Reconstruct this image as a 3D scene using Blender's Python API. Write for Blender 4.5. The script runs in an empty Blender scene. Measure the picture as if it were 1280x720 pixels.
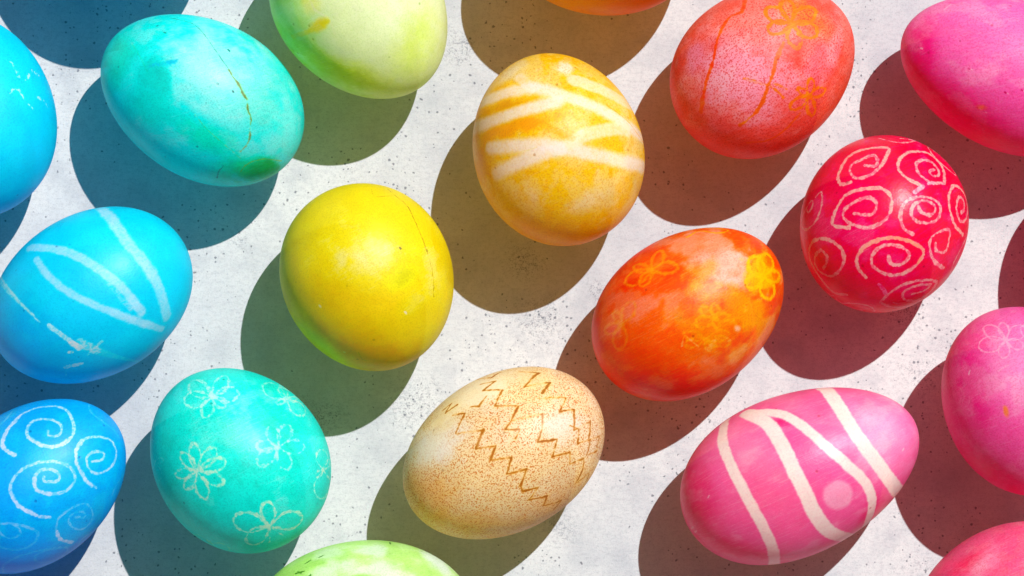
import bpy, math
import numpy as np
from mathutils import Matrix, Vector

scene = bpy.context.scene
# ------------------------------------------------------------------ camera
CAM_H = 1.30            # metres above the slab
EQ = 0.022              # height of an egg's equator
FRAME_W = 0.262         # width of the view at that height
PX = FRAME_W / 1280.0   # one photograph pixel at that height, in metres
cam_data = bpy.data.cameras.new("camera")
cam = bpy.data.objects.new("camera", cam_data)
scene.collection.objects.link(cam)
cam.location = (0, 0, CAM_H)
cam_data.sensor_width = 36.0
cam_data.lens = 36.0 * (CAM_H - EQ) / FRAME_W
cam_data.clip_start = 0.05
cam_data.clip_end = 50.0
scene.camera = cam

# ------------------------------------------------------------------ sky and sun
SUN_X, SUN_Y = 0.425, 0.635     # horizontal travel of a shadow per unit height
elev = math.atan2(1.0, math.hypot(SUN_X, SUN_Y))
world = bpy.data.worlds.new("World")
scene.world = world
world.use_nodes = True
wn = world.node_tree
bg = wn.nodes["Background"]
sky = wn.nodes.new("ShaderNodeTexSky")
sky.sky_type = 'NISHITA'
sky.sun_disc = False
sky.air_density = 0.2      # thin, clean air: a dark sky that fills the shadows little
sky.dust_density = 1.0
sky.sun_elevation = elev
sky.sun_rotation = math.atan2(SUN_X, SUN_Y)
wn.links.new(sky.outputs[0], bg.inputs["Color"])
bg.inputs["Strength"].default_value = 0.05

sun_data = bpy.data.lights.new("sun", 'SUN')
sun_data.energy = 5.0
sun_data.angle = math.radians(0.5)
sun_data.color = (1.0, 0.985, 0.965)
sun = bpy.data.objects.new("sun", sun_data)
scene.collection.objects.link(sun)
sun.rotation_euler = Vector((SUN_X, SUN_Y, 1.0)).to_track_quat('Z', 'Y').to_euler()

scene.view_settings.view_transform = 'Standard'
scene.view_settings.look = 'None'
scene.view_settings.exposure = 0.20
scene.view_settings.gamma = 1.0
scene.cycles.max_bounces = 8
scene.cycles.diffuse_bounces = 6
scene.cycles.glossy_bounces = 2
scene.cycles.use_adaptive_sampling = True
scene.cycles.adaptive_threshold = 0.02

# ------------------------------------------------------------------ helpers
def nd(nt, kind, **kw):
    n = nt.nodes.new(kind)
    for k, v in kw.items():
        if k in n.inputs.keys():
            n.inputs[k].default_value = v
        else:
            setattr(n, k, v)
    return n

def noise(nt, vec, scale, detail=3.0, rough=0.55):
    n = nd(nt, "ShaderNodeTexNoise", Scale=scale, Detail=detail, Roughness=rough)
    nt.links.new(vec, n.inputs["Vector"])
    return n.outputs["Fac"]

def remap(nt, val, a, b, lo=0.0, hi=1.0):
    n = nd(nt, "ShaderNodeMapRange")
    n.inputs["From Min"].default_value = a
    n.inputs["From Max"].default_value = b
    n.inputs["To Min"].default_value = lo
    n.inputs["To Max"].default_value = hi
    nt.links.new(val, n.inputs["Value"])
    return n.outputs["Result"]

def math2(nt, op, a, b):
    n = nd(nt, "ShaderNodeMath", operation=op)
    for i, v in enumerate((a, b)):
        if isinstance(v, (int, float)):
            n.inputs[i].default_value = v
        else:
            nt.links.new(v, n.inputs[i])
    return n.outputs[0]

def mixcol(nt, fac, a, b, blend='MIX'):
    n = nt.nodes.new("ShaderNodeMix")
    n.data_type = 'RGBA'
    n.blend_type = blend
    ins = [s for s in n.inputs if s.type == 'RGBA']
    for s, v in zip([n.inputs[0]] + ins, (fac, a, b)):
        if isinstance(v, (int, float)):
            s.default_value = v
        elif isinstance(v, tuple):
            s.default_value = (*v[:3], 1.0)
        else:
            nt.links.new(v, s)
    return [o for o in n.outputs if o.type == 'RGBA'][0]

def lin(c):
    return tuple((x / 255.0 / 12.92) if x <= 10 else ((x / 255.0 + 0.055) / 1.055) ** 2.4 for x in c)

def world_xy(px, py, z=EQ):
    """Point in the photograph -> metres on the horizontal plane at height z."""
    s = PX * (CAM_H - z) / (CAM_H - EQ)
    return (px - 640.0) * s, (360.0 - py) * s

# ------------------------------------------------------------------ slab
STAINS = ((515, 505, 34), (672, 405, 30), (655, 330, 26), (1035, 640, 30), (1130, 385, 26), (400, 520, 30), (745, 360, 14), (560, 590, 14), (700, 655, 20), (1120, 300, 20), (300, 300, 14), (570, 60, 22))

def slab_material():
    m = bpy.data.materials.new("pale_plaster")
    m.use_nodes = True
    nt = m.node_tree
    bs = nt.nodes["Principled BSDF"]
    co = nt.nodes.new("ShaderNodeTexCoord").outputs["Object"]
    broad = noise(nt, co, 14.0, 5.0, 0.6)
    mid = noise(nt, co, 75.0, 4.0, 0.6)
    fine = noise(nt, co, 900.0, 3.0, 0.7)
    grain = noise(nt, co, 2600.0, 2.0, 0.6)
    # faint fine brushed strokes
    mp = nd(nt, "ShaderNodeMapping")
    mp.inputs["Scale"].default_value = (0.25, 1.0, 1.0)
    mp.inputs["Rotation"].default_value = (0, 0, math.radians(4))
    nt.links.new(co, mp.inputs["Vector"])
    brush = noise(nt, mp.outputs[0], 1500.0, 3.0, 0.65)
    base = mixcol(nt, remap(nt, broad, 0.35, 0.65), lin((210, 213, 217)), lin((238, 237, 234)))
    base = mixcol(nt, remap(nt, mid, 0.46, 0.70, 0.0, 0.55), base, lin((188, 191, 198)))
    base = mixcol(nt, remap(nt, fine, 0.48, 0.72, 0.0, 0.40), base, lin((180, 182, 188)))
    base = mixcol(nt, remap(nt, brush, 0.52, 0.75, 0.0, 0.30), base, lin((168, 170, 178)))
    base = mixcol(nt, remap(nt, grain, 0.54, 0.70, 0.0, 0.35), base, lin((150, 152, 158)))
    # pores: small dark specks in loose drifts
    drift = noise(nt, co, 26.0, 4.0, 0.68)
    dm = remap(nt, drift, 0.44, 0.68)
    nz = nd(nt, "ShaderNodeTexNoise", Scale=1100.0, Detail=1.0)     # warp, so that the pores are not round
    nt.links.new(co, nz.inputs["Vector"])
    for sc, r0, dens, col, al in ((480.0, 0.15, 0.84, (78, 82, 94), 0.7), (950.0, 0.25, 0.50, (92, 96, 108), 0.7), (170.0, 0.07, 0.93, (44, 48, 62), 0.8)):
        v = nd(nt, "ShaderNodeTexVoronoi", Scale=sc, Randomness=1.0)
        vm = nd(nt, "ShaderNodeVectorMath", operation='MULTIPLY_ADD')
        nt.links.new(nz.outputs["Color"], vm.inputs[0])
        vm.inputs[1].default_value = (0.55 / sc,) * 3
        nt.links.new(co, vm.inputs[2])
        nt.links.new(vm.outputs[0], v.inputs["Vector"])
        sep = nd(nt, "ShaderNodeSeparateColor")
        nt.links.new(v.outputs["Color"], sep.inputs[0])
        thr = math2(nt, 'SUBTRACT', 1.0, math2(nt, 'MULTIPLY', dm, 1.0 - dens))
        pick = math2(nt, 'GREATER_THAN', sep.outputs[0], thr)
        size = math2(nt, 'MULTIPLY_ADD', sep.outputs[1], r0)
        nt.nodes[-1].inputs[2].default_value = r0 * 0.4
        dot = remap(nt, math2(nt, 'DIVIDE', v.outputs["Distance"], size), 1.2, 0.7)
        base = mixcol(nt, math2(nt, 'MULTIPLY', math2(nt, 'MULTIPLY', pick, dot), al), base, lin(col))
    # dusty smudges of fine dark grains
    smm = remap(nt, drift, 0.60, 0.76, 0.0, 0.7)
    ragged = noise(nt, co, 130.0, 4.0, 0.7)
    for px, py, rad in STAINS:
        dn = nd(nt, "ShaderNodeVectorMath", operation='DISTANCE')
        nt.links.new(co, dn.inputs[0])
        x, y = world_xy(px, py, 0.0)
        dn.inputs[1].default_value = (x, y, 0.0)
        near = remap(nt, math2(nt, 'SUBTRACT', math2(nt, 'DIVIDE', dn.outputs["Value"], rad * PX), math2(nt, 'MULTIPLY', ragged, 3.2)), -0.35, -1.6, 0.0, 0.85)
        smm = math2(nt, 'MAXIMUM', smm, near)
    g2 = remap(nt, math2(nt, 'ADD', math2(nt, 'MULTIPLY', fine, 0.5), math2(nt, 'MULTIPLY', grain, 0.5)), 0.49, 0.60)
    base = mixcol(nt, math2(nt, 'MULTIPLY', math2(nt, 'MULTIPLY', smm, g2), 0.75), base, lin((92, 96, 112)))
    base = mixcol(nt, 1.0, base, (0.69, 0.70, 0.715), 'MULTIPLY')     # overall paleness of the plaster
    nt.links.new(base, bs.inputs["Base Color"])
    bs.inputs["Roughness"].default_value = 0.85
    bs.inputs["Specular IOR Level"].default_value = 0.2
    h = math2(nt, 'ADD', math2(nt, 'MULTIPLY', fine, 0.6), math2(nt, 'MULTIPLY', grain, 0.4))
    bp = nd(nt, "ShaderNodeBump", Strength=0.30, Distance=0.0003)
    nt.links.new(h, bp.inputs["Height"])
    nt.links.new(bp.outputs[0], bs.inputs["Normal"])
    return m

def build_slab():
    me = bpy.data.meshes.new("tabletop")
    s, t = 1.6, 0.04
    v = [(-s, -s, 0), (s, -s, 0), (s, s, 0), (-s, s, 0), (-s, -s, -t), (s, -s, -t), (s, s, -t), (-s, s, -t)]
    f = [(0, 1, 2, 3), (7, 6, 5, 4), (0, 4, 5, 1), (1, 5, 6, 2), (2, 6, 7, 3), (3, 7, 4, 0)]
    me.from_pydata(v, [], f)
    o = bpy.data.objects.new("tabletop", me)
    scene.collection.objects.link(o)
    me.materials.append(slab_material())
    o["kind"] = "structure"
    o["label"] = "pale grey-white speckled plaster surface under the eggs"
    return o

build_slab()

# ------------------------------------------------------------------ painting helpers
RES = 1024
rng = np.random.RandomState(7)

def value_noise(res, cells, seed, octaves=3):
    r = np.random.RandomState(seed)
    out = np.zeros((res, res), np.float32)
    amp, tot = 1.0, 0.0
    for _ in range(octaves):
        g = r.rand(cells + 2, cells + 2).astype(np.float32)
        t = np.linspace(0, cells, res, endpoint=False)
        i = t.astype(int)
        f = (t - i).astype(np.float32)
        f = f * f * (3 - 2 * f)
        a = g[i][:, i] * (1 - f)[None] + g[i][:, i + 1] * f[None]
        b = g[i + 1][:, i] * (1 - f)[None] + g[i + 1][:, i + 1] * f[None]
        out += amp * (a * (1 - f)[:, None] + b * f[:, None])
        tot += amp
        amp *= 0.55
        cells = min(cells * 2, res // 2)
    return out / tot

def smooth(e0, e1, x):
    t = np.clip((x - e0) / (e1 - e0), 0, 1)
    return t * t * (3 - 2 * t)

N_WOB = value_noise(RES, 90, 3)
N_GRIT = value_noise(RES, 256, 4, 2)
N_MID = value_noise(RES, 40, 5, 4)
N_BIG = value_noise(RES, 12, 6, 5)
_w = np.random.RandomState(9).rand(RES, RES).astype(np.float32)
for _s in (1, 2, 4, 8):                       # short streaks in one direction
    _w = 0.5 * (_w + np.roll(np.roll(_w, _s, 1), _s // 2, 0))
WIPE = (_w - _w.mean()) / _w.std() * 0.12 + 0.5

def catmull(pts, n=7):
    p = np.array(pts, float)
    if len(p) < 3:
        return p
    q = np.vstack([2 * p[0] - p[1], p, 2 * p[-1] - p[-2]])
    out = []
    for i in range(1, len(q) - 2):
        for t in np.linspace(0, 1, n, endpoint=False):
            a, b, c, d = q[i - 1], q[i], q[i + 1], q[i + 2]
            out.append(0.5 * ((2 * b) + (c - a) * t + (2 * a - 5 * b + 4 * c - d) * t * t + (3 * b - a - 3 * c + d) * t ** 3))
    out.append(p[-1])
    return np.array(out)

class Egg:
    """Egg of revolution about local x; px units until it is built."""
    def __init__(self, cx, cy, th, a, b, k, tilt=0.0):
        self.cx, self.cy, self.a, self.b, self.k = cx, cy, a, b, k
        rz = Matrix.Rotation(math.radians(-th), 3, 'Z')
        ry = Matrix.Rotation(math.radians(tilt), 3, 'Y')
        self.R = rz @ ry
        R = np.array(self.R)
        self.Rn = R
        self.up = R.T @ np.array([0, 0, 1.0])
        e1 = R.T @ np.array([1.0, 0, 0])
        e2 = R.T @ np.array([0, 1.0, 0])
        self.e1, self.e2 = e1, e2
        # texel tables
        g = (np.arange(RES) + 0.5) / RES * 2 - 1
        U, V = np.meshgrid(g, g)
        rho = np.sqrt(U * U + V * V)
        ang = np.clip(rho, 0, 1) * math.pi
        s = np.sin(ang) / np.maximum(rho, 1e-6)
        n = (U * s)[..., None] * e1 + (V * s)[..., None] * e2 + np.cos(ang)[..., None] * self.up
        self.P = self.surf(n).astype(np.float32)
        W = self.P @ R.T
        self.sx = (cx + W[..., 0]).astype(np.float32)
        self.sy = (cy - W[..., 1]).astype(np.float32)
        self.top = W[..., 2]

    def surf(self, n):
        x = n[..., 0]
        w = self.b * (1 + self.k * x)
        return np.stack([self.a * x, w * n[..., 1], w * n[..., 2]], -1)

    def unit(self, P):
        x = P[..., 0] / self.a
        w = self.b * (1 + self.k * x)
        n = np.stack([x, P[..., 1] / w, P[..., 2] / w], -1)
        return n

    def uv(self, n):
        n = n / np.linalg.norm(n, axis=-1, keepdims=True)
        c = np.clip(n @ self.up, -1, 1)
        ang = np.arccos(c) / math.pi
        a, b = n @ self.e1, n @ self.e2
        h = np.maximum(np.sqrt(a * a + b * b), 1e-9)
        return np.stack([0.5 + 0.5 * ang * a / h, 0.5 + 0.5 * ang * b / h], -1)

    def lift(self, pts):
        """Photograph px -> points on the upper side of the shell."""
        out = []
        for px, py in pts:
            d = np.array([px - self.cx, self.cy - py, 0.0])
            for shrink in (1.0, 0.985, 0.97, 0.95, 0.93, 0.90, 0.86, 0.8, 0.7):
                z = np.linspace(160, -160, 321)
                Q = np.stack([np.full_like(z, d[0] * shrink), np.full_like(z, d[1] * shrink), z], -1)
                L = Q @ self.Rn
                ins = (np.abs(L[:, 0]) < self.a)
                nn = self.unit(L)
                f = (nn ** 2).sum(-1)
                ok = np.where(ins & (f <= 1))[0]
                if len(ok):
                    P = L[ok[0]]
                    u = self.unit(P)
                    out.append(self.surf(u / np.linalg.norm(u)))
                    break
        return np.array(out)

    # ---- painting
    def start(self, col, speck=0.4):
        self.img = np.empty((RES, RES, 3), np.float32)
        self.img[:] = np.array(col, np.float32) / 255.0
        self.sp = np.full((RES, RES), speck, np.float32)

    def blend(self, m, col, sp=None, box=(0, RES, 0, RES)):
        r0, r1, c0, c1 = box
        im, sm = self.img[r0:r1, c0:c1], self.sp[r0:r1, c0:c1]
        im += (np.array(col, np.float32) / 255.0 - im) * m[..., None].astype(np.float32)
        if sp is not None:
            sm += (sp - sm) * m

    def blob(self, x, y, rx, ry, col, al=1.0, rot=0.0, soft=0.5, rag=0.4, sp=None):
        c, s = math.cos(math.radians(rot)), math.sin(math.radians(rot))
        rr = max(rx, ry) * (1.0 + soft * 0.5 + rag) + 2
        near = (np.abs(self.sx - x) < rr) & (np.abs(self.sy - y) < rr) & (self.top > -70)
        rows, cols = np.where(near.any(1))[0], np.where(near.any(0))[0]
        if not len(rows):
            return
        r0, r1, c0, c1 = rows[0], rows[-1] + 1, cols[0], cols[-1] + 1
        dx, dy = self.sx[r0:r1, c0:c1] - x, self.sy[r0:r1, c0:c1] - y
        u = (dx * c + dy * s) / rx
        v = (-dx * s + dy * c) / ry
        d = np.sqrt(u * u + v * v) + (N_MID[r0:r1, c0:c1] - 0.5) * rag * 2.0
        self.blend(min(1.0, al * 1.25) * smooth(1 + soft * 0.5, 1 - soft, d) * (self.top[r0:r1, c0:c1] > -70), col, sp, (r0, r1, c0, c1))

    def mottle(self, col, al, lo=0.45, hi=0.65, which='mid', sp=None, off=0):
        n = {'mid': N_MID, 'big': N_BIG, 'wob': N_WOB, 'grit': N_GRIT}[which]
        n = np.roll(n, off * 37, axis=0)
        self.blend(al * smooth(lo, hi, n), col, sp)

    def stroke(self, pts, w, col, al=1.0, tr=(0, 0, 1), soft=0.5, gate=0.25, curve=True, taper=False, sp=0.1, wob=0.6):
        x0, y0, s = tr
        p = [(x0 + a / s, y0 + b / s) for a, b in pts]
        if curve:
            p = catmull(p)
        P = self.lift(p)
        if len(P) < 2:
            return
        uv = self.uv(self.unit(P))
        D = np.full((RES, RES), 1e3, np.float32)   # distance to the stroke, in half widths
        n = len(P) - 1
        for i in range(n):
            A, B = P[i], P[i + 1]
            f = (i + 0.5) / n
            ww = w * (1 if not taper else (1 - 0.75 * f))
            mg = ww * 3.2 + 8
            x1, x2 = sorted((uv[i][0] * RES, uv[i + 1][0] * RES))
            y1, y2 = sorted((uv[i][1] * RES, uv[i + 1][1] * RES))
            ax, bx = max(0, int(x1 - mg)), min(RES, int(x2 + mg) + 1)
            ay, by = max(0, int(y1 - mg)), min(RES, int(y2 + mg) + 1)
            T = self.P[ay:by, ax:bx]
            ab = (B - A)
            t = np.clip(((T - A) @ ab) / max(ab @ ab, 1e-6), 0, 1)
            d = np.linalg.norm(T - A - t[..., None] * ab, axis=-1) / (ww * 0.5)
            np.minimum(D[ay:by, ax:bx], d, out=D[ay:by, ax:bx])
        so = soft * 2.0 / max(w, 1.0)
        mg = w * 3.2 + 8
        c0, r0 = [max(0, int(v)) for v in uv.min(0) * RES - mg]
        c1, r1 = [min(RES, int(v) + 1) for v in uv.max(0) * RES + mg]
        box = (slice(r0, r1), slice(c0, c1))
        d = D[box] + ((N_WOB[box] - 0.5) * 2.4 + (N_GRIT[box] - 0.5) * 0.8) * wob * min(2.8 / w, 1.2)
        m = smooth(1 + so, 1 - so, d)
        m = m * (1 - gate * smooth(0.42, 0.62, N_GRIT[box]))
        self.blend(al * m, col, sp, (r0, r1, c0, c1))

    def flower(self, c, tips, w, col, al=1.0, tr=(0, 0, 1), fat=0.32, **kw):
        c = np.array(c, float)
        for tp in tips:
            tp = np.array(tp, float)
            d = tp - c
            nrm = np.array([-d[1], d[0]]) * fat
            self.stroke([tuple(c), tuple(c + d * 0.45 + nrm), tuple(c + d * 0.82 + nrm * 0.85), tuple(tp),
                         tuple(c + d * 0.82 - nrm * 0.85), tuple(c + d * 0.45 - nrm), tuple(c)], w, col, al, tr, **kw)

def shell_material(e, speck_col, speck_scale, rough, vary, tint, wash, shine):
    m = bpy.data.materials.new("dyed_shell")
    m.use_nodes = True
    nt = m.node_tree
    bs = nt.nodes["Principled BSDF"]
    im = bpy.data.images.new("shell_dye", RES, RES, alpha=True)
    im.alpha_mode = 'CHANNEL_PACKED'
    # the dye takes unevenly: washed-out clouds, deeper pools and fine wiping marks
    ro = int(e.cx * 3 + e.cy * 7) % RES
    big, mid_ = np.roll(N_BIG, ro, 0), np.roll(N_MID, ro // 2, 1)
    cloud = smooth(0.50, 0.66, big * 0.6 + mid_ * 0.4)[..., None]
    e.img += (np.array([0.97, 0.965, 0.95], np.float32) - e.img) * cloud * wash
    pool = smooth(0.47, 0.34, big * 0.5 + mid_ * 0.5)[..., None]
    e.img *= 1 - 0.05 * pool - 0.3 * pool * wash * (1 - e.img)
    wipe = smooth(0.56, 0.70, WIPE)[..., None]
    e.img += (1.0 - e.img) * wipe * 0.17
    # dyes are vivid: raise the painted tones in linear light, keeping hue
    L = np.where(e.img <= 0.04045, e.img / 12.92, ((np.maximum(e.img, 0) + 0.055) / 1.055) ** 2.4)
    mx = L.max(-1, keepdims=True)
    new = np.minimum(mx * GAIN, 0.93 - 0.10 * np.exp(-mx * 2))
    lum = L.mean(-1, keepdims=True)
    L = np.clip(lum + (L - lum) * SAT, 0, None)
    L = L / np.maximum(L.max(-1, keepdims=True), 1e-5) * new
    enc = np.where(L <= 0.0031308, L * 12.92, 1.055 * np.maximum(L, 1e-9) ** (1 / 2.4) - 0.055)
    px = np.concatenate([np.clip(enc, 0, 1), np.clip(e.sp, 0, 1)[..., None]], -1).astype(np.float32)
    im.pixels.foreach_set(px.ravel())
    im.update()
    im.pack()
    tx = nt.nodes.new("ShaderNodeTexImage")
    tx.image = im
    tx.extension = 'EXTEND'
    co = nt.nodes.new("ShaderNodeTexCoord").outputs["Object"]
    col = tx.outputs["Color"]
    # dye takes unevenly: faint lighter and deeper clouds
    cl = noise(nt, co, 90.0, 3.0, 0.65)
    hs = nd(nt, "ShaderNodeHueSaturation")
    nt.links.new(remap(nt, cl, 0.3, 0.7, 1.0 - vary, 1.0 + vary), hs.inputs["Value"])
    nt.links.new(col, hs.inputs["Color"])
    col = hs.outputs[0]
    # stipple of the shell's pores
    st = remap(nt, noise(nt, co, speck_scale * 1.7, 1.0, 0.6), 0.50, 0.64)
    col = mixcol(nt, math2(nt, 'MULTIPLY', st, tx.outputs["Alpha"]), col, lin(speck_col))
    v = nd(nt, "ShaderNodeTexVoronoi", Scale=330.0, Randomness=1.0)
    nt.links.new(co, v.inputs["Vector"])
    sep = nd(nt, "ShaderNodeSeparateColor")
    nt.links.new(v.outputs["Color"], sep.inputs[0])
    pit = math2(nt, 'MULTIPLY', math2(nt, 'GREATER_THAN', sep.outputs[0], 0.93), remap(nt, v.outputs["Distance"], 0.16, 0.08))
    col = mixcol(nt, math2(nt, 'MULTIPLY', pit, 0.55), col, tuple(c * 0.45 for c in lin(speck_col)))
    nt.links.new(col, bs.inputs["Base Color"])
    bs.inputs["Specular IOR Level"].default_value = 0.32
    nt.links.new(remap(nt, cl, 0.3, 0.7, rough - 0.05, rough + 0.08), bs.inputs["Roughness"])
    hgt = math2(nt, 'MULTIPLY', noise(nt, co, 420.0, 3.0, 0.75), 2.2)
    hgt = math2(nt, 'SUBTRACT', hgt, math2(nt, 'MULTIPLY', pit, 0.8))
    bp = nd(nt, "ShaderNodeBump", Strength=0.35, Distance=0.00012)
    nt.links.new(hgt, bp.inputs["Height"])
    nt.links.new(bp.outputs[0], bs.inputs["Normal"])
    # see-through share added to lighten and colour the cast shadows
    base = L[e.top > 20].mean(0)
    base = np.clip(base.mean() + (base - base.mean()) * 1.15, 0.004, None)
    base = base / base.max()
    if tint:                            # cast-shadow colour set by hand in place of the dye's own
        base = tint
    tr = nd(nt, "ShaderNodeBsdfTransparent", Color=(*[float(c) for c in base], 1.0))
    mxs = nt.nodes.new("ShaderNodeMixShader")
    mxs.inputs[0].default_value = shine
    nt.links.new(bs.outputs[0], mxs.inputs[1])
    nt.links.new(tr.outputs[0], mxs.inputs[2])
    nt.links.new(mxs.outputs[0], nt.nodes["Material Output"].inputs["Surface"])
    return m

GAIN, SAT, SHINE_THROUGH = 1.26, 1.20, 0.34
NU, NV = 96, 128
def build_egg(e, label, speck_col=(255, 255, 255), speck_scale=1500.0, rough=0.42, vary=0.08, tint=None, wash=0.22, shine=None):
    t = np.linspace(0, math.pi, NU + 1)[1:-1]
    ph = np.linspace(0, 2 * math.pi, NV, endpoint=False)
    T, F = np.meshgrid(t, ph, indexing='ij')
    n = np.stack([np.cos(T), np.sin(T) * np.cos(F), np.sin(T) * np.sin(F)], -1).reshape(-1, 3)
    n = np.vstack([n, [[1, 0, 0], [-1, 0, 0]]])
    P = e.surf(n)
    lowest = (P @ e.Rn.T)[:, 2].min()
    s = PX
    for _ in range(2):
        z = -lowest * s
        s = PX * (CAM_H - z) / (CAM_H - EQ)
    faces = []
    for i in range(NU - 2):
        for j in range(NV):
            k = (j + 1) % NV
            faces.append((i * NV + j, (i + 1) * NV + j, (i + 1) * NV + k, i * NV + k))
    a, b = len(n) - 2, len(n) - 1
    last = (NU - 2) * NV
    for j in range(NV):
        k = (j + 1) % NV
        faces.append((a, j, k))
        faces.append((last + k, last + j, b))
    me = bpy.data.meshes.new("dyed_egg")
    # gentle hand-made unevenness of a real shell
    lump = 1 + 0.0035 * np.sin(n[:, 0] * 3.1 + e.cx) * np.cos(n[:, 1] * 2.7 + e.cy)
    me.from_pydata((P * s * lump[:, None]).tolist(), [], faces)
    uvl = me.uv_layers.new(name="UVMap")
    uv = e.uv(n)
    li = np.empty(len(me.loops), np.int32)
    me.loops.foreach_get("vertex_index", li)
    uvl.data.foreach_set("uv", uv[li].astype(np.float32).ravel())
    me.polygons.foreach_set("use_smooth", [True] * len(me.polygons))
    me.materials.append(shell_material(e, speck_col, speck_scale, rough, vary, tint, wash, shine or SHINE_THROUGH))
    o = bpy.data.objects.new("dyed_egg", me)
    scene.collection.objects.link(o)
    x, y = world_xy(e.cx, e.cy, -lowest * s)
    o.location = (x, y, -lowest * s - 0.00005)
    o.rotation_euler = e.R.to_euler()
    o["label"] = label
    o["category"] = "egg"
    o["group"] = "dyed eggs spread over the pale surface"
    return o

# ------------------------------------------------------------------ the eggs
# 1  turquoise egg with a long crack
e = Egg(252.5, 123.4, 29.3, 135.0, 98.0, 0.051)
Z = (0, 0, 3.2)
e.start((78, 230, 220), 0.25)
e.mottle((30, 216, 196), 0.5, 0.42, 0.62, 'big')
e.blob(285, 95, 80, 62, (160, 234, 224), 0.75, 20, 0.8, 0.5)
e.blob(320, 140, 50, 60, (120, 222, 206), 0.6, 0, 0.8, 0.5)
e.blob(250, 90, 45, 40, (165, 230, 222), 0.5, 30, 0.7, 0.6)
e.blob(200, 100, 22, 26, (10, 196, 178), 0.8, -20, 0.6, 0.5)
e.blob(205, 145, 50, 24, (0, 205, 178), 0.6, 25, 0.8, 0.5)
e.blob(150, 75, 22, 45, (0, 205, 170), 0.6, 20, 0.8, 0.4)
e.blob(265, 175, 45, 18, (10, 210, 150), 0.6, 20, 0.7, 0.5)
e.blob(326, 212, 32, 13, (20, 168, 60), 0.9, -12, 0.6, 0.5)
e.blob(300, 208, 34, 16, (20, 196, 120), 0.6, -10, 0.9, 0.5)
e.stroke([(970, 690), (1000, 660), (1060, 640), (1130, 645)], 1.6, (120, 160, 20), 0.8, Z)
e.stroke([(620, 276), (640, 270), (680, 268), (700, 262), (722, 260)], 4.5, (10, 170, 215), 0.55, Z, gate=0.6, wob=1.6, soft=2)
e.stroke([(690, 78), (750, 92), (790, 110), (830, 150), (880, 220), (930, 290)], 1.2, (60, 140, 110), 0.75, Z, wob=1.0)
e.stroke([(930, 290), (945, 318), (970, 350), (985, 385), (1000, 410), (1006, 450), (1018, 480), (1014, 520), (1012, 560), (996, 590), (975, 612)], 3.0, (120, 190, 90), 0.6, Z, wob=1.2)
e.stroke([(930, 290), (945, 318), (970, 350), (985, 385), (1000, 410), (1006, 450), (1018, 480), (1014, 520), (1012, 560), (996, 590), (975, 612)], 1.4, (96, 104, 30), 0.9, Z, wob=1.4, gate=0.1)
e.stroke([(905, 668), (885, 690), (876, 714)], 1.8, (20, 110, 90), 0.85, Z)
e.stroke([(800, 470), (850, 530), (930, 600), (975, 640)], 1.2, (110, 175, 70), 0.5, Z, gate=0.6)
e.stroke([(540, 180), (580, 240), (610, 300)], 1.2, (90, 190, 120), 0.5, Z, gate=0.6)
e.stroke([(946, 377), (950, 380)], 2.6, (20, 90, 80), 1, Z)
e.stroke([(925, 212), (930, 216)], 2.0, (20, 110, 90), 1, Z)
e.stroke([(670, 141), (676, 143)], 1.8, (20, 110, 90), 1, Z)
build_egg(e, "turquoise egg with a long dark crack and a green spot at one end", (20, 120, 120), tint=(0.12, 0.8, 1.0))

# 2  pale green egg cropped by the top edge
e = Egg(451.3, 8.4, 233.0, 125.7, 103.1, 0.092)
Z = (340, 0, 3.2)
e.start((222, 226, 178), 0.18)
e.blob(370, 30, 36, 80, (150, 208, 116), 0.65, -32, 0.8, 0.4)
e.blob(395, 70, 75, 13, (150, 200, 60), 0.5, 40, 0.8, 0.4)
e.blob(470, 30, 66, 60, (230, 234, 196), 0.75, 0, 0.9, 0.3)
e.blob(430, 90, 60, 16, (196, 205, 60), 0.6, 18, 0.9, 0.3)
e.blob(520, 60, 26, 50, (196, 212, 90), 0.5, 25, 0.9, 0.3)
e.blob(402, 36, 12, 8, (226, 190, 60), 0.9, -25, 0.7, 0.5)
e.blob(392, 8, 14, 16, (226, 216, 120), 0.6, -25, 0.7, 0.5)
e.stroke([(90, 155), (150, 140), (190, 118), (235, 100)], 5.5, (214, 184, 40), 0.6, Z, soft=1.5, gate=0.1)
e.stroke([(160, 10), (185, 55), (225, 80)], 3.0, (240, 226, 200), 0.5, Z, soft=1.5)  # streak of highlight painted into the shell colour
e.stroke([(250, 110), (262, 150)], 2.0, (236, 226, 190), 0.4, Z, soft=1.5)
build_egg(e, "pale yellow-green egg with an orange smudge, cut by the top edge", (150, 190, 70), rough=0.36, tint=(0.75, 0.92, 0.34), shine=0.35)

# 3  yellow egg with crossing white bands
e = Egg(697.1, 186.9, 72.3, 122.0, 105.9, 0.039)
Z = (580, 60, 2.769)
e.start((242, 206, 84), 0.45)
e.mottle((246, 220, 120), 0.75, 0.45, 0.60, 'mid')
e.mottle((230, 172, 40), 0.45, 0.55, 0.68, 'mid', off=5)
e.blob(618, 160, 22, 60, (224, 160, 20), 0.65, 10, 0.8, 0.6)
e.blob(650, 160, 45, 10, (226, 152, 18), 0.7, -15, 0.7, 0.7)
e.blob(625, 138, 30, 6, (222, 165, 20), 0.8, -12, 0.7, 0.6)
e.blob(690, 290, 90, 26, (240, 176, 30), 0.5, -5, 0.9, 0.4)
e.blob(665, 245, 12, 24, (248, 226, 160), 0.8, -25, 0.7, 0.9)
e.blob(735, 252, 34, 14, (248, 230, 165), 0.8, -30, 0.7, 0.9)
e.blob(705, 88, 12, 7, (230, 224, 190), 0.8, 0, 0.7, 0.9)
e.blob(640, 92, 24, 7, (240, 224, 160), 0.7, -40, 0.7, 0.7)
WH = (250, 248, 240)
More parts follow.
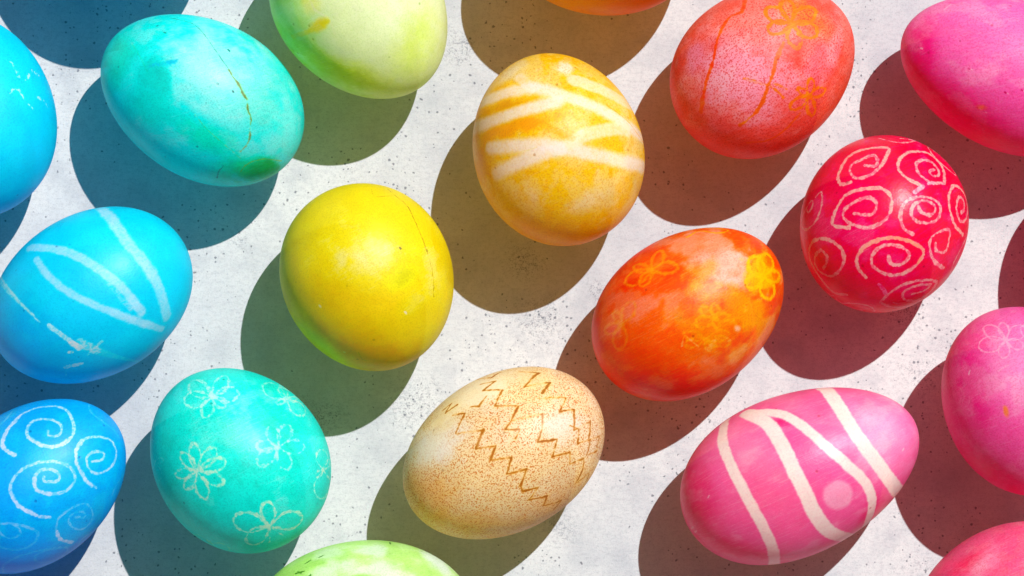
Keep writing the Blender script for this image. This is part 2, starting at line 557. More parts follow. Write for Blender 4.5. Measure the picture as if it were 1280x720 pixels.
e.stroke([(380, 120), (470, 148), (565, 195)], 20, (246, 238, 206), 0.8, Z, soft=2.5, gate=0.15)
e.stroke([(190, 110), (215, 130), (245, 145)], 14, (246, 236, 204), 0.75, Z, soft=3, gate=0.2)
e.stroke([(35, 280), (110, 256), (200, 226), (320, 196)], 17, WH, 0.82, Z, soft=4.5, gate=0.1)
e.stroke([(66, 190), (160, 160), (250, 150), (350, 176), (450, 212), (540, 258), (618, 312)], 17, WH, 0.82, Z, soft=4.5, gate=0.1)
e.stroke([(90, 352), (190, 345), (300, 345), (400, 366), (500, 388), (626, 414)], 17, WH, 0.82, Z, soft=4.5, gate=0.1)
e.stroke([(110, 440), (170, 412), (250, 378), (330, 360)], 17, WH, 0.82, Z, soft=4.5, gate=0.1)
e.stroke([(370, 335), (440, 300), (530, 286), (560, 290)], 17, (246, 238, 200), 0.85, Z, soft=2.5, gate=0.15)
e.stroke([(490, 205), (560, 255), (620, 330)], 1.5, (214, 140, 20), 0.7, Z, gate=0.5)
e.stroke([(130, 385), (190, 370), (250, 352)], 1.2, (170, 170, 90), 0.6, Z, gate=0.3)
e.stroke([(190, 285), (260, 262), (300, 290), (370, 320)], 8, (222, 150, 20), 0.45, Z, soft=2.5, gate=0.6)
build_egg(e, "yellow egg with pale white bands crossing it", (212, 140, 20), 1300.0, 0.40, tint=(1, 0.72, 0.22), shine=0.37)

# 4  coral egg with ochre flowers on stems
e = Egg(954.6, 87.2, 145.0, 122.3, 100.9, 0.081)
Z = (820, 0, 2.783)
e.start((238, 98, 88), 0.8)
e.blob(925, 100, 75, 68, (248, 172, 190), 0.9, 30, 0.7, 0.6)
e.blob(1025, 75, 22, 60, (240, 130, 150), 0.6, 15, 0.8, 0.5)
e.blob(868, 75, 12, 22, (238, 150, 176), 0.7, 0, 0.6, 0.5)
e.blob(955, 30, 70, 36, (246, 156, 150), 0.7, 0, 0.8, 0.5)
e.blob(1000, 20, 55, 20, (238, 130, 60), 0.55, 40, 0.8, 0.5)
e.blob(1040, 65, 11, 26, (240, 150, 165), 0.5, 15, 0.5, 0.6)
OC = (214, 112, 0)
e.flower((455, 92), [(440, 8), (372, 45), (378, 120), (478, 178), (548, 130), (545, 45)], 4.4, (214, 118, 0), 1.0, Z, fat=0.26, gate=0.35, wob=1.3)
e.flower((520, 342), [(528, 282), (578, 318), (534, 408), (455, 385), (480, 318)], 3.8, OC, 0.9, Z, fat=0.2, gate=0.4, wob=1.3)
e.stroke([(430, 160), (405, 215), (392, 270), (372, 320), (345, 388), (285, 442)], 4.0, (216, 100, 0), 1.0, Z, gate=0.2, wob=1.3)
e.stroke([(305, 5), (290, 50), (245, 75), (208, 140), (190, 220), (165, 300), (150, 395)], 4.6, (220, 76, 0), 1.0, Z, gate=0.3, wob=1.2)
e.stroke([(490, 400), (440, 455), (380, 492), (310, 500)], 3.0, (226, 96, 24), 0.8, Z, gate=0.4)
e.stroke([(295, 285), (350, 300), (385, 310), (430, 350)], 3.2, OC, 0.6, Z, gate=0.7)
e.stroke([(395, 300), (440, 320)], 3.2, OC, 0.5, Z, gate=0.7)
build_egg(e, "coral egg with ochre flowers drawn on long thin stems", (214, 50, 40), 1300.0, 0.46, tint=(1, 0.46, 0.2), shine=0.37)

# 5  plain magenta egg cropped by the right edge at the top
e = Egg(1258.4, 91.9, 21.7, 138.2, 94.0, 0.089)
Z = (820, 0, 2.783)
e.start((248, 112, 186), 0.35)
e.blob(1245, 60, 90, 55, (248, 140, 200), 0.7, 20, 0.9, 0.4)  # pale highlight painted over the pink dye
e.blob(1200, 140, 90, 22, (236, 36, 116), 0.6, 35, 0.9, 0.3)
e.blob(1150, 70, 18, 45, (232, 40, 120), 0.55, 0, 0.9, 0.4)
e.blob(1230, 175, 60, 10, (242, 90, 130), 0.5, 15, 0.9, 0.4)
for x, y in ((905, 170), (1245, 322), (1265, 420), (1068, 247), (1100, 380), (1120, 392), (1190, 330)):
    e.stroke([(x, y), (x + 3, y + 3)], 2.4, (150, 20, 80), 0.85, Z)
    e.stroke([(x + 8, y + 4), (x + 11, y + 6)], 1.8, (255, 200, 225), 0.8, Z)
e.stroke([(995, 40), (1018, 20)], 2.0, (248, 180, 214), 0.7, Z)
e.blob(1220, 137, 8, 5, (250, 140, 60), 0.6, 0, 0.7, 0.9)
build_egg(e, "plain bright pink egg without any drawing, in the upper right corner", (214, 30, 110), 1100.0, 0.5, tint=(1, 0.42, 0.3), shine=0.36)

# 6  sky-blue egg with white wax bands
e = Egg(113.6, 370.0, 330.1, 133.9, 101.8, 0.030)
Z = (0, 240, 2.769)
e.start((0, 224, 248), 0.2)
e.blob(150, 320, 60, 40, (60, 230, 246), 0.4, 0, 0.9, 0.5)
e.blob(40, 420, 60, 40, (0, 186, 240), 0.5, 30, 0.9, 0.4)
W = (206, 240, 248)
e.stroke([(352, 52), (400, 100), (455, 175), (520, 252), (565, 335), (588, 428)], 18, W, 0.78, Z, soft=4.5, gate=0.12, wob=0.8)
e.stroke([(115, 193), (200, 198), (290, 225), (380, 280), (450, 340), (505, 412)], 13.5, W, 0.8, Z, soft=3.2, gate=0.1)
e.stroke([(395, 320), (440, 370), (470, 405)], 6, W, 0.5, Z, soft=2.0, gate=0.4)
e.stroke([(145, 235), (190, 290), (260, 345), (350, 390), (450, 430), (570, 474)], 11.5, W, 0.8, Z, soft=3.2, gate=0.1)
e.stroke([(160, 448), (110, 402), (60, 350), (2, 288)], 3, (190, 228, 220), 0.8, Z, gate=0.3)
e.stroke([(2, 295), (50, 345), (100, 392), (140, 425)], 10, (180, 226, 214), 0.75, Z, soft=1.5, gate=0.3, taper=True)
e.stroke([(195, 462), (250, 502), (292, 536)], 7, (216, 238, 226), 0.85, Z, gate=0.25)
e.stroke([(270, 520), (292, 536)], 9, (240, 236, 214), 0.85, Z, gate=0.3)
e.stroke([(315, 530), (390, 560), (480, 586)], 15, (140, 222, 206), 0.6, Z, soft=2.5, gate=0.35, taper=True)
e.stroke([(300, 515), (350, 545)], 12, (236, 240, 220), 0.6, Z, soft=2, gate=0.5)
e.stroke([(240, 602), (268, 597), (300, 590)], 5.5, (232, 240, 216), 0.85, Z, gate=0.4)
e.stroke([(258, 552), (268, 550)], 5, (236, 230, 200), 0.85, Z, gate=0.4)
e.stroke([(320, 560), (345, 536), (375, 512)], 3, (200, 236, 220), 0.7, Z, gate=0.5)
e.stroke([(240, 635), (244, 610), (262, 598)], 2, (150, 226, 226), 0.8, Z, gate=0.5)
e.stroke([(110, 210), (105, 190)], 4, (140, 222, 230), 0.7, Z, gate=0.4)
build_egg(e, "sky blue egg with broad curved white wax bands", (0, 120, 190), 1500.0, 0.45, tint=(0.08, 0.72, 1))

# 7  plain yellow egg with a hairline crack
e = Egg(459.5, 346.8, 246.3, 119.4, 107.1, 0.036, 0)
Z = (330, 210, 2.667)
e.start((234, 210, 40), 0.3)
e.blob(425, 400, 95, 60, (230, 184, 16), 0.7, 20, 0.9, 0.4)
e.blob(450, 436, 95, 26, (228, 160, 12), 0.7, 15, 0.9, 0.4)
e.blob(460, 325, 42, 34, (246, 234, 140), 0.7, 20, 0.8, 0.6)
e.blob(445, 290, 44, 28, (232, 216, 60), 0.5, 0, 0.8, 0.6)
e.blob(478, 310, 32, 20, (236, 226, 100), 0.5, 50, 0.8, 0.5)
e.blob(505, 346, 24, 16, (214, 208, 0), 0.85, -25, 0.5, 0.4)
e.blob(478, 288, 9, 10, (206, 204, 10), 0.6, 0, 0.6, 0.5)
e.blob(520, 378, 26, 14, (240, 228, 130), 0.5, -45, 0.7, 0.5)
e.blob(540, 345, 12, 34, (236, 220, 110), 0.55, 0, 0.8, 0.4)
e.blob(375, 370, 18, 55, (216, 190, 14), 0.5, -15, 0.9, 0.4)
e.blob(400, 430, 60, 10, (196, 205, 20), 0.7, 40, 0.9, 0.3)  # greenish rim: bounced light painted in, plus the dye's own tone
e.stroke([(408, 66), (440, 95), (480, 130), (510, 190), (535, 250), (555, 310), (567, 370), (568, 430)], 1.3, (140, 110, 8), 0.85, Z, wob=1.0)
e.stroke([(360, 72), (372, 98), (400, 98), (440, 96), (500, 104), (525, 118)], 1.0, (150, 120, 10), 0.6, Z, gate=0.5, wob=1.0)
e.stroke([(458, 268), (461, 271)], 3.2, (60, 50, 10), 1, Z)
e.stroke([(194, 458), (197, 462)], 2.6, (250, 236, 180), 1, Z)
e.stroke([(474, 478), (478, 482)], 3.4, (248, 236, 190), 1, Z)
e.stroke([(272, 610), (276, 612)], 2.6, (250, 230, 150), 1, Z)
e.stroke([(320, 610), (330, 632), (345, 640)], 1.2, (150, 140, 10), 0.7, Z)
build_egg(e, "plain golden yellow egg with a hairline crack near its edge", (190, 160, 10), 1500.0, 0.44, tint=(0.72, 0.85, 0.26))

# 8  blue egg with white spirals
e = Egg(40.5, 606.3, 142.5, 129.5, 95.8, 0.046)
Z = (0, 480, 3.0)
e.start((0, 184, 246), 0.2)
e.blob(85, 585, 60, 45, (0, 212, 250), 0.6, 0, 0.9, 0.4)
SP = [
 ([(80, 258), (45, 240), (30, 215), (45, 170), (90, 115), (150, 88), (220, 82), (265, 100), (292, 150), (285, 195), (240, 225), (180, 222), (130, 195), (122, 160), (150, 132), (210, 130), (248, 155), (240, 185), (205, 188), (200, 170)], 2.9),
 ([(210, 488), (160, 480), (100, 445), (70, 400), (72, 355), (110, 310), (170, 285), (240, 283), (290, 310), (302, 350), (270, 390), (210, 402), (165, 385), (155, 345), (175, 315), (215, 310), (245, 330), (240, 352), (195, 355), (190, 340)], 3.0),
 ([(375, 382), (335, 345), (308, 290), (305, 240), (325, 205), (370, 193), (420, 205), (443, 245), (435, 295), (400, 325), (365, 325), (345, 295), (345, 265), (370, 248), (402, 255), (395, 278), (360, 285)], 2.4),
 ([(285, 587), (245, 575), (230, 540), (240, 495), (280, 460), (330, 440), (355, 460), (355, 500), (325, 535), (290, 530), (275, 500), (295, 475), (325, 470), (330, 490), (300, 490)], 2.2),
 ([(0, 515), (60, 510), (130, 525), (165, 550), (140, 590), (90, 610), (30, 600), (0, 575)], 2.4),
 ([(15, 525), (30, 550), (60, 565), (95, 555), (98, 530), (70, 510), (40, 512)], 2.0),
 ([(20, 703), (30, 670), (80, 640), (150, 618), (230, 605), (262, 612), (240, 640), (190, 662), (150, 660), (150, 635), (190, 615), (240, 608)], 2.2),
 ([(335, 75), (350, 105), (395, 140), (430, 170), (450, 200)], 2.0),
 ([(0, 310), (15, 340), (15, 380), (0, 405)], 2.2), ([(0, 165), (30, 135), (55, 100)], 2.2),
 ([(300, 612), (310, 580), (370, 540)], 1.8), ([(420, 430), (440, 380), (465, 340)], 1.8)]
for i, (p, w) in enumerate(SP):
    e.stroke(p, w + 1.0, (196, 230, 248) if i in (0, 1, 2) else (120, 206, 246), 0.92 if i < 3 else 0.8, Z, gate=0.3)
for p in ([(80, 258), (45, 240), (30, 215), (45, 170), (90, 115)], [(308, 290), (335, 345), (360, 375)], [(308, 290), (305, 240), (325, 205)], [(72, 400), (100, 445), (160, 480)], [(130, 195), (180, 222), (240, 225), (285, 195)], [(155, 345), (165, 385), (210, 402)], [(232, 545), (245, 575), (280, 587)]):
    e.stroke(p, 5.4, (210, 232, 248), 0.85, Z, gate=0.3, wob=0.9)
build_egg(e, "deeper blue egg covered with white spirals", (0, 100, 190), 1500.0, 0.42)

# 9  turquoise egg with faint white flowers
e = Egg(298.5, 574.1, 50.9, 121.9, 106.8, 0.058)
Z = (170, 440, 2.571)
e.start((46, 216, 202), 0.28)
e.mottle((50, 208, 182), 0.5, 0.45, 0.65, 'big')
e.blob(295, 540, 60, 36, (130, 234, 218), 0.65, 10, 0.9, 0.5)  # broad sheen painted in as a paler patch
e.blob(340, 600, 60, 24, (70, 214, 192), 0.4, 20, 0.9, 0.5)
G = (190, 244, 226)
kw = dict(gate=0.5, soft=1.0, wob=1.5)
e.flower((255, 140), [(178, 98), (166, 155), (232, 204), (300, 78), (340, 128), (300, 170)], 2.5, G, 0.8, Z, fat=0.27, **kw)
e.flower((212, 375), [(200, 286), (160, 318), (140, 388), (172, 432), (238, 462), (298, 412), (305, 340), (272, 300)], 2.6, (205, 244, 214), 0.9, Z, fat=0.2, **kw)
e.flower((468, 298), [(440, 232), (500, 230), (548, 300), (498, 368), (405, 352), (400, 292)], 2.9, G, 0.7, Z, fat=0.26, **kw)
e.flower((440, 550), [(432, 470), (324, 528), (365, 606), (540, 522)], 3.2, (214, 246, 214), 0.9, Z, fat=0.26, gate=0.35, wob=1.4)
e.stroke([(440, 550), (434, 605)], 2.2, (214, 246, 214), 0.85, Z)
e.stroke([(440, 550), (478, 582)], 2.2, (214, 246, 214), 0.85, Z)
e.flower((605, 375), [(598, 310), (626, 345), (600, 468), (582, 395)], 2.0, (205, 246, 220), 0.85, Z, fat=0.25, **kw)
e.flower((490, 150), [(415, 104), (465, 105), (545, 200), (460, 162), (520, 150)], 2.5, G, 0.7, Z, fat=0.22, **kw)
e.flower((70, 350), [(55, 280), (100, 340), (80, 410), (52, 370)], 1.6, G, 0.45, Z, fat=0.25, gate=0.7)
e.flower((245, 612), [(185, 590), (305, 632), (235, 600)], 1.8, (150, 220, 140), 0.7, Z, fat=0.2, **kw)
build_egg(e, "turquoise egg with faint pale flowers drawn all over it", (10, 130, 130), 1500.0, 0.44, tint=(0.45, 0.85, 0.85))

# 10 cream egg with brown zigzags
e = Egg(629.6, 567.1, 330.1, 134.2, 98.0, 0.02)
Z = (480, 440, 2.77)
e.start((248, 226, 180), 1.0)
e.mottle((240, 222, 184), 0.5, 0.45, 0.62, 'mid')
e.blob(545, 555, 44, 24, (250, 244, 226), 0.9, -35, 0.7, 0.6, sp=0.3)
e.blob(598, 490, 60, 18, (252, 242, 212), 0.85, -25, 0.7, 0.5, sp=0.2)
e.blob(558, 520, 12, 30, (242, 226, 184), 0.7, 30, 0.7, 0.5, sp=0.2)
e.blob(700, 530, 26, 28, (252, 244, 224), 0.75, 0, 0.7, 0.6, sp=0.3)
e.blob(670, 475, 40, 10, (242, 226, 180), 0.6, 5, 0.7, 0.5, sp=0.3)
e.blob(540, 615, 46, 28, (230, 172, 108), 0.5, 25, 0.8, 0.6, sp=1.0)
e.blob(690, 632, 66, 24, (234, 182, 118), 0.5, -35, 0.8, 0.6, sp=0.9)
e.blob(600, 652, 76, 16, (234, 184, 110), 0.5, 8, 0.8, 0.5, sp=0.9)
e.blob(625, 660, 24, 6, (240, 224, 196), 0.5, 0, 0.8, 0.5)
BR = (140, 72, 14)
zk = dict(curve=False, gate=0.15, wob=0.9, soft=0.6)
ZZ = [[(335, 110), (385, 100), (345, 130), (410, 128), (385, 182), (465, 182), (440, 232), (548, 210), (545, 262), (530, 305), (597, 295), (580, 355), (640, 340), (640, 380), (690, 362), (685, 402), (660, 450), (708, 415), (702, 440)],
      [(468, 68), (535, 72), (485, 118), (575, 104), (545, 140)],
      [(535, 157), (628, 156), (605, 202), (655, 195), (655, 266), (712, 236), (705, 302), (745, 288), (735, 322)],
      [(205, 200), (235, 175), (215, 208), (255, 180)],
      [(240, 215), (282, 208), (250, 278), (345, 264), (320, 327), (388, 317), (370, 366), (442, 355), (425, 412), (492, 396), (472, 452), (478, 472), (532, 460), (500, 502), (562, 490), (550, 525), (612, 508), (585, 542)],
      [(320, 96), (372, 88), (405, 68)],
      [(640, 250), (672, 262), (668, 310), (712, 300), (700, 352), (735, 340)],
      [(355, 150), (330, 182), (300, 186)], [(440, 232), (420, 262), (470, 262), (455, 292)]]
for z in ZZ:
    e.stroke(z, 3.2, (206, 140, 44), 0.5, Z, curve=False, gate=0.5, soft=1.2)
    e.stroke(z, 1.6, BR, 0.95, Z, **zk)
    for q in range(1, len(z) - 1, 2):       # the down strokes are pressed harder
        e.stroke(z[q:q + 2], 2.6, BR, 0.8, Z, **zk)
build_egg(e, "cream egg with brown zigzag lines and tan speckles", (206, 120, 46), 1500.0, 0.45, tint=(0.95, 0.82, 0.38), shine=0.36)

# 11 orange egg with yellow flowers
e = Egg(860.8, 390.8, 145.2, 129.5, 97.7, 0.056)
Z = (720, 270, 2.88)
e.start((234, 92, 28), 0.25)
e.blob(770, 340, 60, 70, (226, 62, 30), 0.6, 40, 0.9, 0.5)
e.blob(830, 480, 90, 22, (226, 60, 16), 0.65, 5, 0.9, 0.5)
e.blob(905, 330, 75, 36, (240, 190, 168), 0.85, 25, 0.7, 0.7)
e.blob(870, 305, 45, 16, (240, 150, 110), 0.6, -5, 0.8, 0.6)
e.blob(818, 385, 60, 30, (236, 130, 90), 0.45, -30, 0.8, 0.6)
e.blob(885, 400, 48, 42, (232, 134, 14), 0.8, 10, 0.7, 0.6)
e.blob(940, 400, 26, 26, (222, 150, 14), 0.85, -30, 0.6, 0.7)
e.blob(900, 370, 60, 16, (228, 150, 20), 0.7, 15, 0.7, 0.7)
e.blob(920, 440, 24, 9, (240, 190, 110), 0.7, -40, 0.7, 0.7)
e.blob(955, 420, 10, 30, (234, 130, 80), 0.5, 20, 0.7, 0.6)
e.blob(918, 410, 6, 6, (240, 196, 150), 0.8, 0, 0.7, 0.5)
e.blob(860, 445, 75, 12, (238, 120, 60), 0.5, 20, 0.8, 0.8)
e.blob(765, 415, 10, 9, (206, 60, 60), 0.6, 0, 0.8, 0.5)
e.blob(872, 340, 26, 12, (236, 170, 80), 0.55, -10, 0.8, 0.9)
Y = (234, 176, 12)
e.blob(812, 338, 22, 14, (240, 140, 40), 0.4, -20, 0.8, 0.8)
e.blob(948, 345, 22, 28, (230, 176, 20), 0.8, -10, 0.6, 0.5)
e.flower((665, 222), [(622, 150), (682, 138), (728, 215), (690, 298), (602, 250)], 5.2, (238, 196, 8), 0.95, Z, soft=1.8, fat=0.32, wob=1.1)
e.flower((268, 195), [(306, 128), (358, 184), (228, 252), (176, 242), (205, 185)], 4.0, (248, 156, 30), 0.9, Z, soft=1.8, fat=0.22, wob=1.1)
e.flower((162, 385), [(202, 308), (135, 345), (102, 415), (150, 478)], 3.8, (248, 146, 60), 0.85, Z, soft=1.8, fat=0.24, wob=1.1)
e.flower((485, 365), [(440, 330), (490, 315), (540, 360), (500, 400), (420, 390)], 4.0, (244, 180, 16), 0.75, Z, soft=1.8, fat=0.26, gate=0.5, wob=1.1)
e.flower((455, 440), [(380, 420), (385, 460), (540, 420), (545, 455), (470, 480)], 3.6, (248, 176, 60), 0.7, Z, soft=1.8, fat=0.2, gate=0.5, wob=1.1)
e.stroke([(372, 465), (382, 428), (410, 450), (430, 465)], 2.2, (244, 180, 120), 0.7, Z)
e.stroke([(395, 78), (440, 55), (500, 62), (545, 52), (480, 42), (430, 50)], 3.0, Y, 0.85, Z)
e.stroke([(620, 505), (650, 460), (700, 400), (718, 375)], 3.2, (238, 140, 60), 0.7, Z)
e.stroke([(620, 500), (660, 490), (700, 430)], 2.2, (220, 80, 20), 0.7, Z)
e.stroke([(215, 615), (250, 622)], 3, (246, 160, 110), 0.5, Z, soft=2)
build_egg(e, "glossy orange egg with yellow flowers and blotchy pale patches", (200, 60, 10), 1300.0, 0.36, 0.09, tint=(1, 0.46, 0.18), shine=0.37)

# 12 crimson egg with cream spirals
e = Egg(1104.3, 280.7, 292.1, 112.5, 104.5, 0.03, 10)
Z = (980, 160, 3.0)
e.start((226, 26, 84), 0.2)
e.blob(1075, 250, 50, 40, (232, 30, 104), 0.6, 0, 0.9, 0.4)
SP = [[(235, 210), (200, 215), (190, 190), (205, 150), (235, 110), (290, 85), (375, 80), (370, 110), (345, 150), (300, 185), (255, 193), (235, 170), (240, 145), (275, 125), (320, 108), (335, 130), (325, 150), (290, 145)],
      [(350, 42), (400, 56), (440, 58), (490, 48), (430, 42)],
      [(490, 222), (440, 195), (410, 160), (420, 120), (460, 95), (520, 95), (560, 120), (585, 160), (585, 205), (560, 212), (520, 205), (485, 175), (478, 145), (500, 125), (535, 130), (560, 155), (565, 180), (540, 185), (530, 170), (550, 160)],
      [(535, 72), (550, 105), (590, 145), (638, 178), (620, 140), (580, 95), (538, 72)],
      [(110, 260), (130, 245), (130, 290), (110, 350), (75, 383), (62, 360), (70, 320), (95, 275), (100, 290), (85, 318), (78, 300)],
      [(225, 378), (175, 370), (168, 345), (190, 290), (225, 250), (290, 233), (350, 235), (378, 265), (378, 310), (350, 355), (290, 378), (230, 360), (205, 335), (215, 305), (260, 275), (305, 268), (325, 295), (305, 330), (245, 325)],
      [(458, 402), (425, 380), (412, 340), (420, 300), (450, 272), (510, 265), (555, 285), (565, 320), (540, 355), (490, 358), (455, 335), (458, 300), (490, 278), (530, 285), (545, 310), (525, 330), (490, 320), (480, 300)],
      [(660, 402), (625, 370), (605, 320), (600, 270), (615, 225), (640, 222), (670, 250), (682, 300), (672, 345), (645, 350), (630, 310), (640, 265), (660, 270), (665, 305), (650, 320)],
      [(290, 560), (258, 520), (262, 475), (300, 435), (370, 415), (440, 425), (500, 460), (480, 510), (430, 545), (370, 550), (320, 525), (308, 490), (330, 455), (380, 440), (430, 455), (448, 480), (420, 510), (380, 510), (370, 480)],
      [(225, 625), (180, 615), (130, 560), (95, 500), (90, 450), (110, 420), (150, 420), (195, 450), (210, 490), (195, 535), (160, 555), (120, 530), (108, 490), (125, 460), (145, 475), (150, 500), (140, 525)],
      [(585, 525), (550, 505), (525, 460), (530, 415), (560, 392), (600, 385), (598, 430), (585, 465), (550, 462), (545, 435)],
      [(350, 650), (400, 605), (450, 580), (520, 570), (560, 577), (545, 610), (490, 645), (440, 642), (435, 615), (480, 592), (535, 588), (510, 612), (470, 622)],
      [(350, 655), (400, 672), (470, 665), (520, 635), (556, 590)],
      [(150, 620), (190, 655), (250, 657), (310, 668), (332, 690), (260, 682), (208, 660)],
      [(678, 410), (650, 460), (625, 510), (618, 555), (650, 510), (675, 440)]]
for i, p in enumerate(SP):
    e.stroke(p, 4.2 if i not in (1, 3, 4, 13, 14) else 2.6, (246, 190, 184), 0.95, Z, gate=0.35, wob=0.9)
for i in (0, 2, 5, 7, 8, 9):
    e.stroke(SP[i][:9], 4.6, (246, 192, 176), 0.8, Z, gate=0.4, wob=0.9)
e.stroke(SP[8][2:8], 4.2, (240, 150, 110), 0.55, Z, gate=0.5)
e.stroke([(468, 245), (500, 225)], 6, (250, 205, 215), 0.85, Z, gate=0.35)  # whitish marks: a painted-in highlight and scratches
e.stroke([(520, 215), (540, 210)], 4, (250, 205, 215), 0.8, Z, gate=0.35)
e.stroke([(340, 585), (352, 600), (368, 620)], 5, (246, 150, 190), 0.8, Z, gate=0.5)
e.stroke([(400, 655), (412, 658)], 2.6, (250, 190, 200), 0.8, Z)
build_egg(e, "crimson egg covered with cream-coloured spirals", (160, 0, 40), 1400.0, 0.34, tint=(1, 0.36, 0.26), shine=0.35)

# 13 pink egg with cream bands
e = Egg(1000.7, 590.6, 157.1, 156.9, 100.6, 0.110)
Z = (830, 470, 2.88)
e.start((244, 116, 170), 0.12)
e.blob(1095, 540, 60, 52, (248, 176, 216), 0.8, 25, 0.9, 0.3)  # highlight painted in as paler pink, upper right
e.blob(930, 562, 46, 32, (248, 160, 200), 0.65, 30, 0.9, 0.4)
e.blob(965, 610, 60, 40, (240, 118, 160), 0.5, 30, 0.9, 0.4)
e.blob(1010, 530, 70, 20, (242, 136, 182), 0.55, 45, 0.8, 0.4)
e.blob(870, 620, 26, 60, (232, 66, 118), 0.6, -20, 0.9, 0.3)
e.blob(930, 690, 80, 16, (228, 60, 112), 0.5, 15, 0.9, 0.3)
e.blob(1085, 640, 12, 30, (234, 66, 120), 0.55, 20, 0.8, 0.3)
e.blob(1042, 615.5, 20, 19, (250, 176, 206), 0.8, 0, 0.22, 0.12)
e.blob(975, 525, 20, 7, (226, 40, 110), 0.6, -15, 0.8, 0.3)
C = (254, 252, 240)
e.stroke([(216, 160), (205, 230), (235, 320), (290, 430), (350, 540), (385, 620), (394, 684)], 14.5, C, 0.96, Z, soft=1.6, gate=0.05)
e.stroke([(290, 130), (360, 165), (408, 235), (448, 320), (490, 405), (532, 490), (585, 552), (665, 584)], 18.5, C, 0.96, Z, soft=1.6, gate=0.05)
e.stroke([(300, 128), (400, 130), (480, 170), (560, 240), (640, 310), (708, 375), (738, 450), (725, 535)], 13.5, C, 0.96, Z, soft=1.6, gate=0.05)
e.stroke([(575, 36), (620, 110), (680, 210), (740, 290), (800, 370), (845, 422)], 19, C, 0.96, Z, soft=1.6, gate=0.05)
for x, y in ((845, 265), (795, 395), (150, 430), (95, 548), (108, 560)):
    e.stroke([(x, y), (x + 6, y - 8)], 1.8, (255, 214, 232), 0.8, Z)
build_egg(e, "long pink egg with four wide cream bands and a pale round spot", (214, 50, 110), 1200.0, 0.36, tint=(1, 0.6, 0.42), shine=0.35)

# 14 hot pink egg with faint flowers, right edge
e = Egg(1288.1, 500.2, 55.4, 122.7, 109.5, 0.066)
Z = (1080, 370, 2.057)
e.start((248, 116, 186), 0.3)
e.blob(1210, 470, 26, 70, (236, 36, 126), 0.6, 0, 0.9, 0.4)
e.blob(1235, 590, 70, 14, (236, 30, 110), 0.5, 35, 0.9, 0.3)
e.blob(1262, 450, 55, 60, (250, 165, 214), 0.7, 0, 0.9, 0.4)  # paler upper part, a highlight put into the colour
e.flower((350, 112), [(300, 80), (345, 68), (400, 80), (392, 130), (340, 158), (284, 132)], 2.0, (248, 186, 220), 0.9, Z, fat=0.27, gate=0.35)
e.flower((408, 112), [(395, 75), (440, 100), (420, 140)], 2.0, (248, 186, 220), 0.8, Z, fat=0.27, gate=0.35)
e.flower((236, 290), [(222, 228), (255, 255), (265, 300), (240, 360), (215, 330), (214, 268)], 1.8, (248, 120, 180), 0.6, Z, fat=0.25, gate=0.5)
e.blob(1247.5, 511, 2.6, 6, (240, 150, 60), 0.6, -15, 0.8, 0.9)
e.stroke([(260, 190), (258, 200)], 2.2, (252, 200, 226), 0.8, Z)
e.stroke([(328, 190), (352, 176)], 2.2, (252, 200, 226), 0.5, Z)
build_egg(e, "hot pink egg with a pale flower and small orange mark, right edge", (206, 20, 100), 1300.0, 0.45, tint=(1, 0.44, 0.32), shine=0.36)

# 15 coral pink egg in the lower right corner
e = Egg(1268.9, 763.2, 346.7, 126.6, 108.0, 0.08)
e.start((242, 112, 150), 0.35)
e.mottle((240, 128, 150), 0.5, 0.45, 0.65, 'mid')
e.blob(1225, 700, 24, 12, (242, 150, 180), 0.6, -30, 0.7, 0.9)
e.blob(1205, 700, 22, 8, (228, 60, 90), 0.5, -40, 0.8, 0.6)
build_egg(e, "rosy coral pink egg cut by the lower right corner", (206, 40, 76), 1200.0, 0.42)

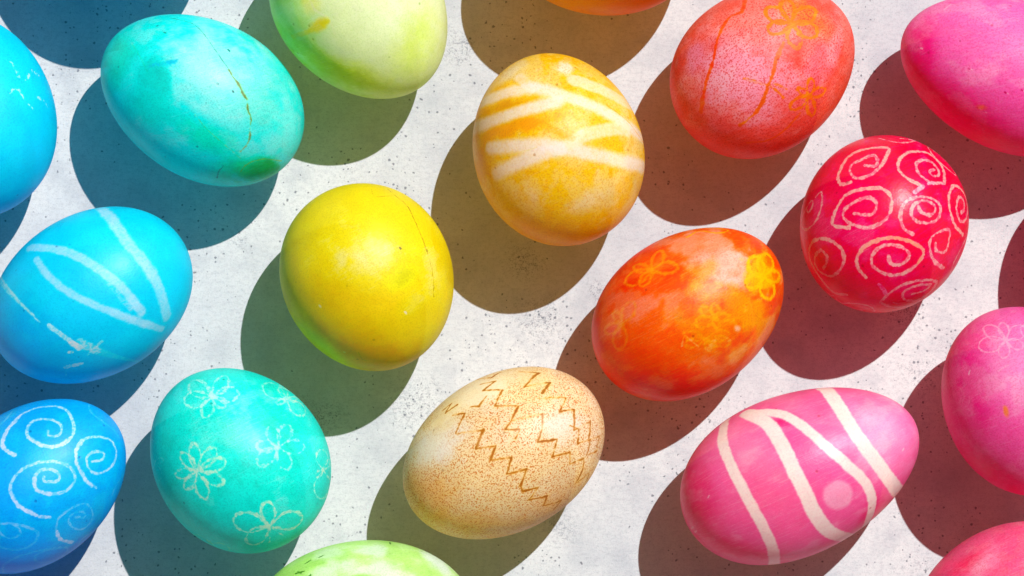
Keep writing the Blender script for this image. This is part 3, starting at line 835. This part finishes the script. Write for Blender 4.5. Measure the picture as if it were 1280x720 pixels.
# 16 green and white egg, bottom edge
e = Egg(459.0, 781.9, 5.7, 141.4, 107.0, 0.083)
Z = (320, 640, 4.267)
e.start((176, 214, 128), 0.2)
e.blob(470, 712, 60, 16, (220, 232, 206), 0.8, 5, 0.7, 0.6)
e.blob(464, 686, 22, 7, (214, 230, 200), 0.85, 0, 0.6, 0.6)
e.blob(412, 690, 22, 7, (206, 226, 186), 0.8, -20, 0.6, 0.7)
e.blob(545, 700, 30, 10, (226, 236, 222), 0.85, 35, 0.7, 0.5)
e.blob(455, 718, 18, 6, (160, 206, 96), 0.7, 0, 0.8, 0.5)
e.blob(410, 712, 30, 10, (222, 232, 214), 0.6, -20, 0.8, 0.6)
for p in ([(220, 318), (265, 305)], [(232, 308), (250, 314)], [(345, 232), (362, 224)], [(268, 268), (298, 250)], [(280, 262), (300, 246)], [(295, 328), (312, 322)], [(303, 318), (303, 340)], [(715, 160), (720, 168)], [(600, 336), (606, 338)], [(270, 335), (280, 338)]):
    e.stroke(p, 1.9, (34, 70, 20), 0.9, Z, gate=0.3)
build_egg(e, "pale green and white blotched egg cut by the bottom edge", (90, 150, 40), 1300.0, 0.36)

# 17 amber egg, top edge
e = Egg(756.1, -87.2, 353.1, 129.4, 107.3, 0.080)
e.start((244, 176, 20), 0.3)
e.blob(810, 0, 46, 60, (238, 128, 16), 0.6, 0, 0.8, 0.5)
e.blob(700, -10, 50, 40, (240, 186, 16), 0.6, 0, 0.8, 0.5)
build_egg(e, "amber orange egg mostly cut off by the top edge", (210, 110, 10), 1300.0, 0.42, tint=(1, 0.64, 0.12), shine=0.4)

# 18 blue egg with a dotted zigzag, left edge
e = Egg(-40.7, 146.4, 86.3, 128.1, 110.6, 0.085)
Z = (0, 0, 3.2)
e.start((0, 220, 248), 0.2)
e.blob(20, 110, 46, 70, (0, 232, 250), 0.5, 0, 0.9, 0.4)
DK = dict(gate=0.75, curve=False, wob=1.6)
for p in ([(-20, 250), (0, 275), (40, 245), (70, 262), (92, 312), (122, 328), (142, 288), (165, 308)],
          [(-20, 380), (0, 405)], [(50, 407), (78, 368), (100, 370), (122, 415), (150, 440)], [(168, 395), (190, 412), (202, 432)]):
    e.stroke(p, 3.0, (180, 232, 244), 0.95, Z, **DK)
build_egg(e, "bright blue egg with a dotted white zigzag, cut by the left edge", (0, 120, 190), 1400.0, 0.48)

# 19, 20  eggs just outside the view whose shadows fall into it
e = Egg(152.0, -116.0, 20, 128.0, 106.0, 0.06)
e.start((0, 200, 236), 0.2)
build_egg(e, "blue egg beyond the top left corner, only its shadow in view", (0, 110, 190), tint=(0.1, 0.7, 1))
e = Egg(1409.0, 292.0, 60, 114.0, 100.0, 0.06)
e.start((236, 50, 100), 0.2)
build_egg(e, "red-pink egg beyond the right edge, only its shadow in view", (200, 20, 70), tint=(1, 0.32, 0.22))
